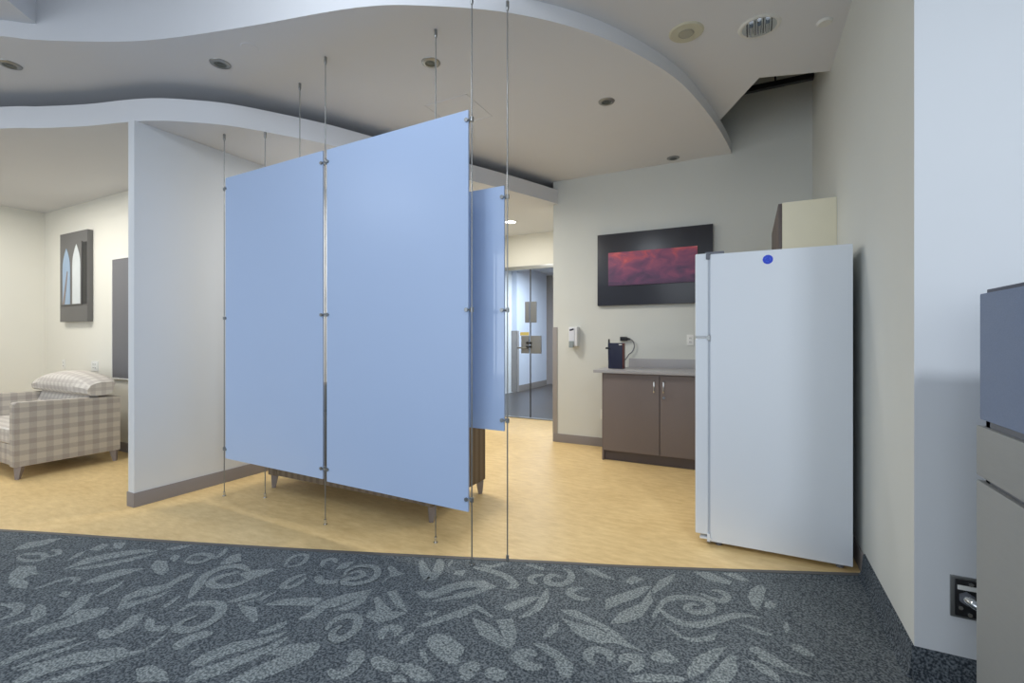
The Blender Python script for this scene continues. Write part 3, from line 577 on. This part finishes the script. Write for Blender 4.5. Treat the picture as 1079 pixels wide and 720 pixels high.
m = MB(); m.box(-0.235, -0.13, 3.02, 3.07, FZ, FZ+0.016, 0.004); m.box(-0.228, -0.208, 3.002, 3.02, FZ-0.03, FZ+0.004, 0.003); m.build('hinge_cover', PLAST_G, fr)
m = MB(); m.box(-0.262, -0.196, 3.004, 3.05, 0.040, 0.050); m.box(-0.222, -0.205, 3.002, 3.03, 0.0285, 0.075, 0.002); m.build('bottom_hinge', FRIDGE, fr)
m = MB(); m.box(-0.222, -0.206, 3.03, 3.74, 0.012, 0.060); m.build('kick_grille', PLAST_G, fr)
for y in (3.06, 3.70):
    for x in (-0.16, 0.44):
        m = MB(); m.cyl((x, y, 0.0), (x, y, 0.03), 0.018); m.build('foot', PLAST_G, fr)
m = MB(); m.cyl((0.096, 3.0092, 1.683), (0.096, 3.0105, 1.683), 0.026, n=36); stk = m.build('sticker', STICK, fr); stk['label'] = 'round blue sticker'
m = MB()
for k in range(3):
    a = math.radians(90 + 120*k); b = a + math.radians(80)
    m.tube([(0.096 + 0.013*math.cos(a + (b-a)*t), 3.0090, 1.683 + 0.013*math.sin(a + (b-a)*t)) for t in (0, .33, .66, 1)], 0.0024, 6)
m.build('printed_mark', STICK2, stk)

# ------------------------------------------------------------------ kitchen
cb = thing('base_cabinet', 'brown two-door base cabinet under grey countertop by back wall', 'cabinet', (-0.77, 4.9, 0))
m = MB(); m.box(-1.325, -0.21, 4.65, 5.19, 0.10, 0.884, 0.002); m.box(-1.33, -1.312, 4.645, 5.19, 0.0, 0.884, 0.002); m.build('body', TAUPE, cb)
m = MB(); m.box(-1.31, -0.21, 4.68, 4.70, 0.0, 0.10); m.build('toe_kick', KICK, cb)
for k, (x0, x1) in enumerate(((-1.31, -0.766), (-0.758, -0.215))):
    m = MB(); m.box(x0, x1, 4.63, 4.649, 0.108, 0.878, 0.002); dd = m.build('door', TAUPE, cb)
    hx = x1 - 0.045 if k == 0 else x0 + 0.035
    m = MB(); m.tube([(hx, 4.632, 0.71), (hx, 4.605, 0.715), (hx, 4.603, 0.73), (hx, 4.603, 0.80), (hx, 4.605, 0.815), (hx, 4.632, 0.82)], 0.005); m.build('handle', CHROME, dd)
    if k == 1:
        m = MB(); m.cyl((hx, 4.631, 0.665), (hx, 4.618, 0.665), 0.011); m.build('lock', CHROME, dd)
ct = thing('countertop', 'grey laminate countertop with low backsplash on the brown cabinet', 'countertop', (-0.8, 4.9, 0.885))
m = MB(); m.box(-1.41, -0.18, 4.60, 5.199, 0.885, 0.915, 0.003); m.build('worktop', COUNTER, ct)
m = MB(); m.box(-1.18, -0.18, 5.178, 5.199, 0.915, 1.012, 0.003); m.build('backsplash', COUNTER, ct)
rt_ = thing('router', 'small navy box with an upright antenna on the countertop', 'router', (-1.23, 4.86, 0.915))
m = MB(); m.box(-1.318, -1.168, 4.83, 4.90, 0.917, 1.185, 0.008); m.build('case', NAVY, rt_)
m = MB(); m.box(-1.167, -1.155, 4.832, 4.898, 0.917, 1.183, 0.005); m.build('side_panel', REDP, rt_)
m = MB(); m.cyl((-1.315, 4.865, 1.0), (-1.318, 4.865, 1.175), 0.012, 0.012); m.cyl((-1.318, 4.865, 1.175), (-1.318, 4.865, 1.225), 0.011, 0.008); m.build('antenna', BLACK, rt_)
m = MB(); m.box(-1.345, -1.30, 4.825, 4.835, 1.12, 1.14, 0.003); m.build('clip', BLACK, rt_)
m = MB(); m.box(-1.205, -1.172, 4.826, 4.831, 1.164, 1.172); m.build('printed_mark', PLATE, rt_)
pa = thing('power_adapter', 'black power plug with a looped grey cable on back wall above router', 'plug', (-1.22, 5.19, 1.23))
m = MB(); m.box(-1.275, -1.20, 5.155, 5.199, 1.205, 1.25, 0.008); m.cyl((-1.20, 5.178, 1.228), (-1.165, 5.178, 1.224), 0.014, 0.008); m.build('plug', BLACK, pa)
m = MB(); m.tube([(p[0], 5.175, p[1]) for p in curve([(-1.165, 1.224), (-1.135, 1.20), (-1.12, 1.15), (-1.14, 1.09), (-1.175, 1.06)], 6)] + [(-1.19, 5.05, 1.0), (-1.185, 4.95, 0.99), (-1.185, 4.902, 1.0)], 0.006); m.build('cable', PLAST_G, pa)
def outlet(name, label, x, y, z, gang=1, axis='y'):
    o = thing(name, label, 'outlet', (x, y, z)); w = 0.035 * gang + (0.01 if gang > 1 else 0)
    m = MB(); m.box(x-w, x+w, y-0.006, y, z-0.057, z+0.057, 0.002); m.build('plate', PLATE, o)
    for g in range(gang):
        gx = x + (g - (gang-1)/2) * 0.046
        for dz in (-0.02, 0.02):
            m = MB(); m.box(gx-0.013, gx+0.013, y-0.009, y-0.005, z+dz-0.013, z+dz+0.013, 0.002); r = m.build('socket', PLATE, o)
            for dx in (-0.006, 0.006):
                m = MB(); m.box(gx+dx-0.002, gx+dx+0.002, y-0.0098, y-0.0085, z+dz-0.004, z+dz+0.008); m.build('slot', SLOT, r)
outlet('wall_outlet', 'white wall outlet above the countertop beside the refrigerator', -0.545, YB, 1.215)
outlet('wall_outlet', 'white low wall outlet just left of the brown base cabinet', -1.47, YB, 0.37)
sd = thing('soap_dispenser', 'pale grey wall soap dispenser left of the countertop', 'dispenser', (-1.81, 5.19, 1.24))
m = MB(); m.box(-1.86, -1.755, 5.11, 5.199, 1.14, 1.365, 0.014, 3); m.build('housing', DISP, sd)
m = MB(); m.box(-1.852, -1.785, 5.104, 5.111, 1.20, 1.35, 0.003); lb = m.build('label_plate', DISPL, sd)
m = MB()
for k, (dx, dz) in enumerate(((-0.016, -0.004), (0, 0), (0.016, 0.004))): m.cyl((-1.819+dx, 5.1045, 1.332+dz), (-1.819+dx, 5.1025, 1.332+dz), 0.011, n=20)
m.build('printed_logo', NAVY, lb)
m = MB(); m.box(-1.848, -1.795, 5.085, 5.112, 1.125, 1.20, 0.010, 3); m.build('push_bar', mat('push_bar_grey', rgb(140, 150, 152), 0.45), sd)

# upper cabinets on the right wall, above and behind the fridge
for k, (y0, y1, lab) in enumerate(((3.83, 4.36, 'brown-door wall cabinet with cream end panel, nearer one above the refrigerator'), (4.362, 4.90, 'brown-door wall cabinet beyond the cream-sided one, mostly hidden by it'))):
    uc = thing('wall_cabinet', lab, 'cabinet', (0.37, (y0+y1)/2, 1.65), 'brown wall cabinets on the right wall')
    m = MB(); m.box(0.212, XR-0.001, y0, y1, 1.65, 2.20 if k == 0 else 2.195, 0.002); m.build('body', CREAML, uc)
    ym = (y0+y1)/2
    for a, b in ((y0+0.002, ym-0.002), (ym+0.002, y1-0.002)):
        m = MB(); m.box(0.188, 0.211, a, b, 1.655, 2.195, 0.002); dd = m.build('door', BROWN, uc)
        hy = b - 0.04 if a < ym - 0.1 else a + 0.04
        m = MB(); m.tube([(0.19, hy, 1.70), (0.165, hy, 1.705), (0.163, hy, 1.75), (0.165, hy, 1.795), (0.19, hy, 1.80)], 0.005); m.build('handle', CHROME, dd)

# framed pictures
ab = thing('framed_painting', 'wide black-framed red and violet abstract painting on back wall', 'picture', (-0.93, 5.18, 1.6))
m = MB(); m.box(-1.53, -0.325, 5.155, 5.198, 1.60, 2.40, 0.003); m.build('frame', BLACKF, ab)
m = MB(); m.box(-1.40, -0.47, 5.135, 5.156, 1.817, 2.185, 0.002); m.build('canvas', ART, ab)
ar = thing('framed_print', 'tall grey-framed print of two pointed arches on lounge wall', 'picture', (-7.16, 2.6, 1.43))
m = MB(); m.box(-7.44, -6.75, 2.565, 2.618, 1.43, 2.485, 0.003); m.build('frame', DKGREY, ar)
m = MB(); m.box(-6.855, -6.765, 2.560, 2.566, 1.63, 2.345); m.build('dark_strip', BLACK, ar)
m = MB(); m.box(-7.40, -6.865, 2.552, 2.566, 1.625, 2.36, 0.002); pn = m.build('panel', DKGREY, ar)
def arch(x0, x1, z0, z1):
    w = x1 - x0; p = [(x0, z0)] + [(x0 + w*0.5*t**2.0*1.0, z1 - 0.24*(1-t)) for t in (0, .25, .5, .75, 1)]
    return p + [(x1 - w*0.5*t**2.0, z1 - 0.24*(1-t)) for t in (.75, .5, .25, 0)] + [(x1, z0)]
m = MB(); m.extr(arch(-7.33, -7.14, 1.635, 2.30), 'y', 2.549, 2.553); m.build('arch_opening', SKYC, pn)
m = MB(); m.extr(arch(-7.08, -6.885, 1.635, 2.33), 'y', 2.549, 2.553); m.build('arch_opening', PALEP, pn)
m = MB(); m.extr([(-7.325, 1.637), (-7.27, 1.637), (-7.19, 2.02), (-7.21, 2.03)], 'y', 2.547, 2.5495); m.build('printed_beam', LEGM, pn)
tb = thing('tackboard', 'grey fabric tackboard on the lounge wall behind the white partition', 'board', (-5.6, 2.6, 0.78))
m = MB(); m.box(-6.27, -4.6, 2.602, 2.618, 0.80, 2.10, 0.002); m.build('panel', BOARD, tb)
m = MB(); m.box(-6.285, -6.27, 2.598, 2.618, 0.785, 2.115); m.box(-6.27, -4.6, 2.598, 2.618, 0.785, 0.80); m.box(-6.27, -4.6, 2.598, 2.618, 2.10, 2.115); m.build('frame', PLATE, tb)
outlet('wall_outlet', 'white single wall outlet under the arch print, left one', -7.49, YP, 0.915)
outlet('wall_outlet', 'white double wall outlet above the loveseat, right one', -6.71, YP, 0.913, 2)

# ------------------------------------------------------------------ upholstered seats
def seat(name, label, cat, cx, cy, w, d, rot, n_cush, PLAID, PLAID_S):
    """front towards -y before rotation; origin on the floor"""
    t = thing(name, label, cat, (0, 0, 0))
    hw, hd = w/2, d/2; aw = 0.10
    for s in (-1, 1):
        x0, x1 = (-hw, -hw+aw) if s < 0 else (hw-aw, hw)
        m = MB(); m.extr([(-hd, 0.11), (hd, 0.11), (hd, 0.65), (-hd+0.02, 0.675), (-hd, 0.66)], 'x', x0, x1, 0.012); m.build('arm', PLAID, t)
    m = MB(); m.box(-hw+aw+0.001, hw-aw-0.001, -hd+0.015, hd-0.14, 0.115, 0.30, 0.012); m.build('seat_base', PLAID, t)
    m = MB(); m.extr([(hd-0.18, 0.115), (hd-0.002, 0.115), (hd-0.002, 0.655), (hd-0.10, 0.655)], 'x', -hw+aw+0.001, hw-aw-0.001, 0.012); m.build('backrest', PLAID, t)
    cw = (w - 2*aw - 0.004) / n_cush
    for k in range(n_cush):
        a = -hw + aw + 0.002 + k*cw
        m = MB(); m.box(a+0.002, a+cw-0.002, -hd+0.005, hd-0.20, 0.302, 0.44, 0.028, 3); m.build('seat_cushion', PLAID_S, t)
        m = MB(); m.extr([(hd-0.30, 0.442), (hd-0.195, 0.442), (hd-0.125, 0.69), (hd-0.20, 0.70)], 'x', a+0.004, a+cw-0.004, 0.022, 3); m.build('back_cushion', PLAID_S, t)
    # arched head roll resting along the top of the back
    m = MB(); t2 = bmesh.new(); N = 24; K = 14; rings = []
    for i in range(N+1):
        u = i/N; x = -hw + 0.004 + (w-0.008)*u
        e = min(1.0, 6*min(u, 1-u)); h = 0.13 + 0.095*math.sin(math.pi*u)**0.8; y0 = 0.13*(0.8+0.2*e)
        ring = []
        for k in range(K):
            a = 2*math.pi*k/K; ca, sa = math.cos(a), math.sin(a)
            yy = hd - 0.16 + y0*math.copysign(abs(ca)**0.6, ca); zz = 0.672 + h*(0.5 + 0.5*math.copysign(abs(sa)**0.6, sa)) 
            if sa > 0: yy += 0.05*sa
            ring.append(t2.verts.new((x, yy, zz)))
        rings.append(ring)
    for a, b in zip(rings, rings[1:]):
        for k in range(K): t2.faces.new((a[k], a[(k+1) % K], b[(k+1) % K], b[k]))
    t2.faces.new(rings[0][::-1]); t2.faces.new(rings[-1]); bmesh.ops.recalc_face_normals(t2, faces=list(t2.faces))
    m._take(t2); m.build('head_roll', PLAID_S, t)
    for sx in (-1, 1):
        for sy in (-1, 1):
            x = sx*(hw-0.03); y = sy*(hd-0.045)
            m = MB(); m.cyl((x, y + sy*0.012, 0.0), (x, y, 0.112), 0.019, 0.038, n=4); m.build('leg', LEGM, t, smooth=False)
    t.location = (cx, cy, 0); t.rotation_euler = (0, 0, rot)
    return t
seat('loveseat', 'checked beige loveseat against the lounge wall, under the arch print', 'loveseat', -6.31, 2.035, 1.28, 0.77, 0, 2, PLAID, PLAID_S)
seat('sofa', 'brown striped sofa standing behind the blue hanging panels', 'sofa', -2.705, 2.875, 1.66, 0.71, math.pi, 2, STRIPE, STRIPE)

# ------------------------------------------------------------------ hanging blue panels and their rods
def fy(x): return 2.237 + (x + 3.655) * (2.160 - 2.237) / 2.315
def by(x): return 2.355 + (x + 3.331) * (2.290 - 2.355) / 2.141
def panel(label, x0, x1, z0, z1, f, m_, grp):
    y0, y1 = f(x0), f(x1); h = 0.006
    m = MB(); m.prism([(x0, y0-h), (x1, y1-h), (x1, y1+h), (x0, y0+h)], z0, z1, 0.0015)
    return tag(m.build('privacy_panel', m_, smooth=False), label, 'panel', grp)
GP = 'blue panels hung between steel rods'
panel('large blue hanging panel, left one of the front pair', -3.632, -2.522, 0.301, 2.482, fy, BLUE, GP)
panel('large blue hanging panel, right one of the front pair', -2.482, -1.360, 0.292, 2.480, fy, BLUE, GP)
panel('smaller blue panel peeking out behind the right front panel', -1.665, -1.208, 0.722, 2.083, by, BLUEB, GP)
panel('smaller blue panel hidden behind the left front panel', -3.315, -2.945, 0.722, 2.083, by, BLUEB, GP)
GR = 'thin steel rods holding the blue panels'
def rod(label, x, f, ztop, clamps, sides, foot=True, zbot=0.0, z0=0.0):
    y = f(x); r = thing('support_rod', label, 'rod', (x, y, z0), GR)
    m = MB(); m.cyl((x, y, z0 + 0.02 if foot else zbot), (x, y, ztop-0.01), 0.0037, n=12); m.build('rod', STEEL, r)
    m = MB(); m.cyl((x, y, ztop-0.035), (x, y, ztop), 0.0095, n=16); m.cyl((x, y, ztop-0.05), (x, y, ztop-0.035), 0.006, 0.0095, n=16); m.build('ceiling_mount', STEEL, r)
    if foot:
        m = MB(); m.cyl((x, y, z0), (x, y, z0+0.006), 0.013, n=20); m.cyl((x, y, z0+0.006), (x, y, z0+0.036), 0.0085, n=16); m.build('floor_mount', CHROME, r)
    for z in clamps:
        m = MB(); m.cyl((x, y, z-0.012), (x, y, z+0.012), 0.0105, n=16)
        for s in sides:
            for q in (-1, 1):                       # a jaw on each face of the panel
                yy = f(x + s*0.030)
                m.cyl((x, y + q*0.0095, z), (x + s*0.030, yy + q*0.0095, z), 0.003, n=8)
                m.cyl((x + s*0.030, yy + q*0.0068, z), (x + s*0.030, yy + q*0.0155, z), 0.011, n=16)
        m.build('clamp', STEEL, r)
CL = (0.372, 1.392, 2.40)
rod('steel rod at the left edge of the left front blue panel', -3.658, fy, ZS, CL, (1,))
rod('steel rod between the two large front blue panels', -2.502, fy, ZC, CL, (-1, 1))
rod('steel rod at the right edge of the right front blue panel', -1.340, fy, ZC, (0.36, 1.392, 2.425), (-1,), z0=0.004)
CB = (0.782, 1.393, 2.02)
rod('second steel rod from the left, its foot near the sofa leg', -3.335, by, ZS, CB, (1,))
rod('steel rod seen only above the left front panel, on the upper ceiling', -2.929, by, ZC, CB, (-1,), foot=False, zbot=0.70)
rod('steel rod standing behind the right front panel, its foot below it', -1.686, by, ZC, CB, (1,))
rod('rightmost steel rod, at the edge of the smaller blue panel', -1.190, by, ZC, CB, (-1,), z0=0.0)

# ------------------------------------------------------------------ cubicle partition
cp = thing('cubicle_partition', 'grey cubicle partition with a blue fabric top at the right edge', 'partition', (0.66, 1.3, 0))
m = MB(); m.box(0.632, 0.672, 0.75, 1.885, 0.02, 1.365, 0.003); m.box(0.632, 1.65, 1.855, 1.885, 0.02, 1.365, 0.003); m.build('frame', PLAST_G, cp)
m = MB(); m.box(0.620, 0.634, 0.76, 1.892, 0.995, 1.372, 0.006); m.box(0.634, 1.64, 1.882, 1.893, 0.995, 1.372, 0.004); fp = m.build('fabric_panel', FABRIC, cp); fp['label'] = 'slate blue fabric panel'
m = MB(); m.box(0.617, 0.634, 0.76, 1.905, 0.825, 0.975, 0.004); m.box(0.634, 1.64, 1.884, 1.905, 0.825, 0.975, 0.004); m.build('middle_panel', GREYL, cp)
m = MB(); m.box(0.617, 0.634, 0.76, 1.905, 0.05, 0.810, 0.004); m.box(0.634, 1.64, 1.884, 1.905, 0.05, 0.810, 0.004); m.build('lower_panel', GREYL, cp)
m = MB(); m.box(0.634, 0.678, 0.75, 1.885, 1.372, 1.384, 0.003); m.build('top_trim', NAVY, cp)
for x, y in ((0.65, 0.85), (0.65, 1.80), (1.58, 1.87)):
    m = MB(); m.cyl((x, y, 0.006), (x, y, 0.025), 0.016); m.build('foot', BLACK, cp)
pf = thing('power_feed', 'black power box with a metal conduit low on the end wall', 'power box', (0.72, 2.16, 0.33))
m = MB(); m.box(0.632, 0.81, 2.160, 2.1695, 0.262, 0.405, 0.003); m.build('face_plate', STEEL, pf)
m = MB(); m.box(0.643, 0.80, 2.152, 2.161, 0.272, 0.397, 0.003); m.build('cover', BLACK, pf)
m = MB(); m.box(0.648, 0.705, 2.148, 2.153, 0.365, 0.380, 0.001); m.build('strip', PLATE, pf)
m = MB(); m.tube([(0.672, 2.15, 0.338), (0.674, 2.135, 0.337), (0.684, 2.123, 0.333), (0.72, 2.105, 0.318), (0.82, 2.04, 0.30), (0.90, 1.97, 0.29), (0.92, 1.91, 0.29)], 0.016, 12); m.build('conduit', CHROME, pf)
m = MB(); m.cyl((0.672, 2.153, 0.338), (0.672, 2.138, 0.338), 0.022, n=6); m.build('locknut', PLAST_G, pf)
for x, z in ((0.656, 0.302), (0.680, 0.283), (0.683, 0.388)):
    m = MB(); m.cyl((x, 2.153, z), (x, 2.147, z), 0.007, n=12); m.build('screw', CHROME, pf)

# ------------------------------------------------------------------ ceiling fittings
for k, (x, y, lab) in enumerate(((-4.487, 1.286, 'leftmost'), (-3.197, 1.928, 'second from left'), (-1.916, 2.565, 'third from left'), (-0.999, 3.613, 'fourth from left'), (-0.697, 5.06, 'fifth from left'))):
    o = thing('mini_downlight', 'small grey recessed downlight in the curved ceiling, %s' % lab + (', near back wall' if k == 4 else ''), 'downlight', (x, y, ZC), 'small downlights in the curved ceiling')
    m = MB(); m.lathe([(0.036, -0.006), (0.040, -0.009), (0.052, -0.009), (0.062, -0.004), (0.064, 0.0)], (x, y, ZC)); m.build('trim_ring', STEEL, o)
    m = MB(); m.lathe([(0.0, -0.005), (0.016, -0.005), (0.018, -0.003), (0.030, -0.003), (0.037, -0.006)], (x, y, ZC-0.001)); m.build('lamp', LAMPD, o)
for k, (x, y, lab) in enumerate(((-2.851, 1.906, 'flat round white ceiling cover beside the second small downlight'),)):
    m = MB(); m.lathe([(0, -0.003), (0.049, -0.003), (0.052, 0.0)], (x, y, ZC)); tag(m.build('ceiling_cover', CEILP), lab, 'cover')
m = MB(); m.lathe([(0, -0.012), (0.035, -0.012), (0.043, -0.004), (0.045, 0.0)], (0.42, 3.459, ZH)); tag(m.build('sprinkler_cover', WHITEF), 'small white round sprinkler cover on ceiling beside the right wall', 'cover')
o = thing('ceiling_speaker', 'round ivory speaker in the high ceiling, left of the chrome downlight', 'speaker', (-0.358, 3.175, ZH))
m = MB(); m.lathe([(0.0, -0.008), (0.062, -0.010), (0.098, -0.008), (0.107, 0.0)], (-0.358, 3.175, ZH)); m.build('grille', IVORY, o)
m = MB(); m.lathe([(0, -0.0135), (0.040, -0.0130), (0.044, -0.009)], (-0.358, 3.175, ZH)); m.build('cone', mat('speaker_cone', rgb(172, 170, 154), 0.6), o)
m = MB(); m.lathe([(0.042, -0.011), (0.045, -0.0135), (0.048, -0.0105)], (-0.358, 3.175, ZH)); m.build('ring', mat('speaker_ring', rgb(160, 158, 142), 0.6), o)
o = thing('recessed_downlight', 'large round chrome recessed downlight in the high ceiling', 'downlight', (0.059, 3.325, ZH))
c = (0.059, 3.325, ZH)
m = MB(); m.lathe([(0.098, -0.006), (0.110, -0.008), (0.122, 0.0)], c); m.build('trim_ring', WHITEF, o)
m = MB(); m.lathe([(0.0, -0.0025), (0.05, -0.002), (0.099, -0.006)], c); m.build('reflector', CHROME, o)
for s in (-0.045, 0.0, 0.045):
    m = MB(); m.cyl((c[0]+s, c[1]-0.05, ZH-0.014), (c[0]+s, c[1]+0.05, ZH-0.014), 0.012); m.build('lamp_tube', CHROME, o)
for s in (-0.068, -0.022, 0.022, 0.068):
    m = MB(); m.box(c[0]+s-0.003, c[0]+s+0.003, c[1]-0.05, c[1]+0.05, ZH-0.02, ZH-0.004); m.build('baffle', SLOT, o)
m = MB()
ax, ay, w, d = -2.12, 3.22, 0.40, 0.40
for a in ((ax-w/2, ax+w/2, ay-d/2, ay-d/2+.008), (ax-w/2, ax+w/2, ay+d/2-.008, ay+d/2), (ax-w/2, ax-w/2+.008, ay-d/2, ay+d/2), (ax+w/2-.008, ax+w/2, ay-d/2, ay+d/2)):
    m.box(*a, ZC-0.003, ZC)
tag(m.build('access_panel', CEILP), 'square flush access panel in the curved ceiling behind the rods', 'panel')
o = thing('corridor_downlight', 'lit round downlight in the corridor ceiling before the glass door', 'downlight', (-2.917, 5.70, ZS))
m = MB(); m.lathe([(0.075, -0.004), (0.09, -0.006), (0.10, 0.0)], (-2.917, 5.70, ZS)); m.build('trim_ring', WHITEF, o)
m = MB(); m.lathe([(0.0, -0.004), (0.076, -0.004)], (-2.917, 5.70, ZS)); m.build('lens', GLOW, o)
o = thing('lobby_light', 'bright square ceiling light seen through the glass door', 'ceiling light', (-3.55, 9.6, 2.9))
m = MB(); m.box(-3.78, -3.18, 9.3, 9.9, 2.885, 2.9, 0.003); m.build('housing', WHITEF, o)
m = MB(); m.box(-3.74, -3.22, 9.34, 9.86, 2.878, 2.884); m.build('lens', GLOW, o)
o = thing('ceiling_strut', 'black steel strut high in the open ceiling corner', 'strut', (0.2, 5.0, 3.6))
m = MB(); m.box(-0.14, XR-0.01, 4.98, 5.03, 3.585, 3.635, 0.003); m.build('rail', BLACK, o)
for x in (0.221, -0.05, 0.50):
    m = MB(); m.cyl((x, 5.005, 3.63), (x, 5.005, 4.55), 0.008); m.build('hanger', BLACK, o)
m = MB(); m.box(0.05, 0.12, 4.97, 5.04, 3.72, 3.80, 0.004); m.build('junction_box', BLACK, o)
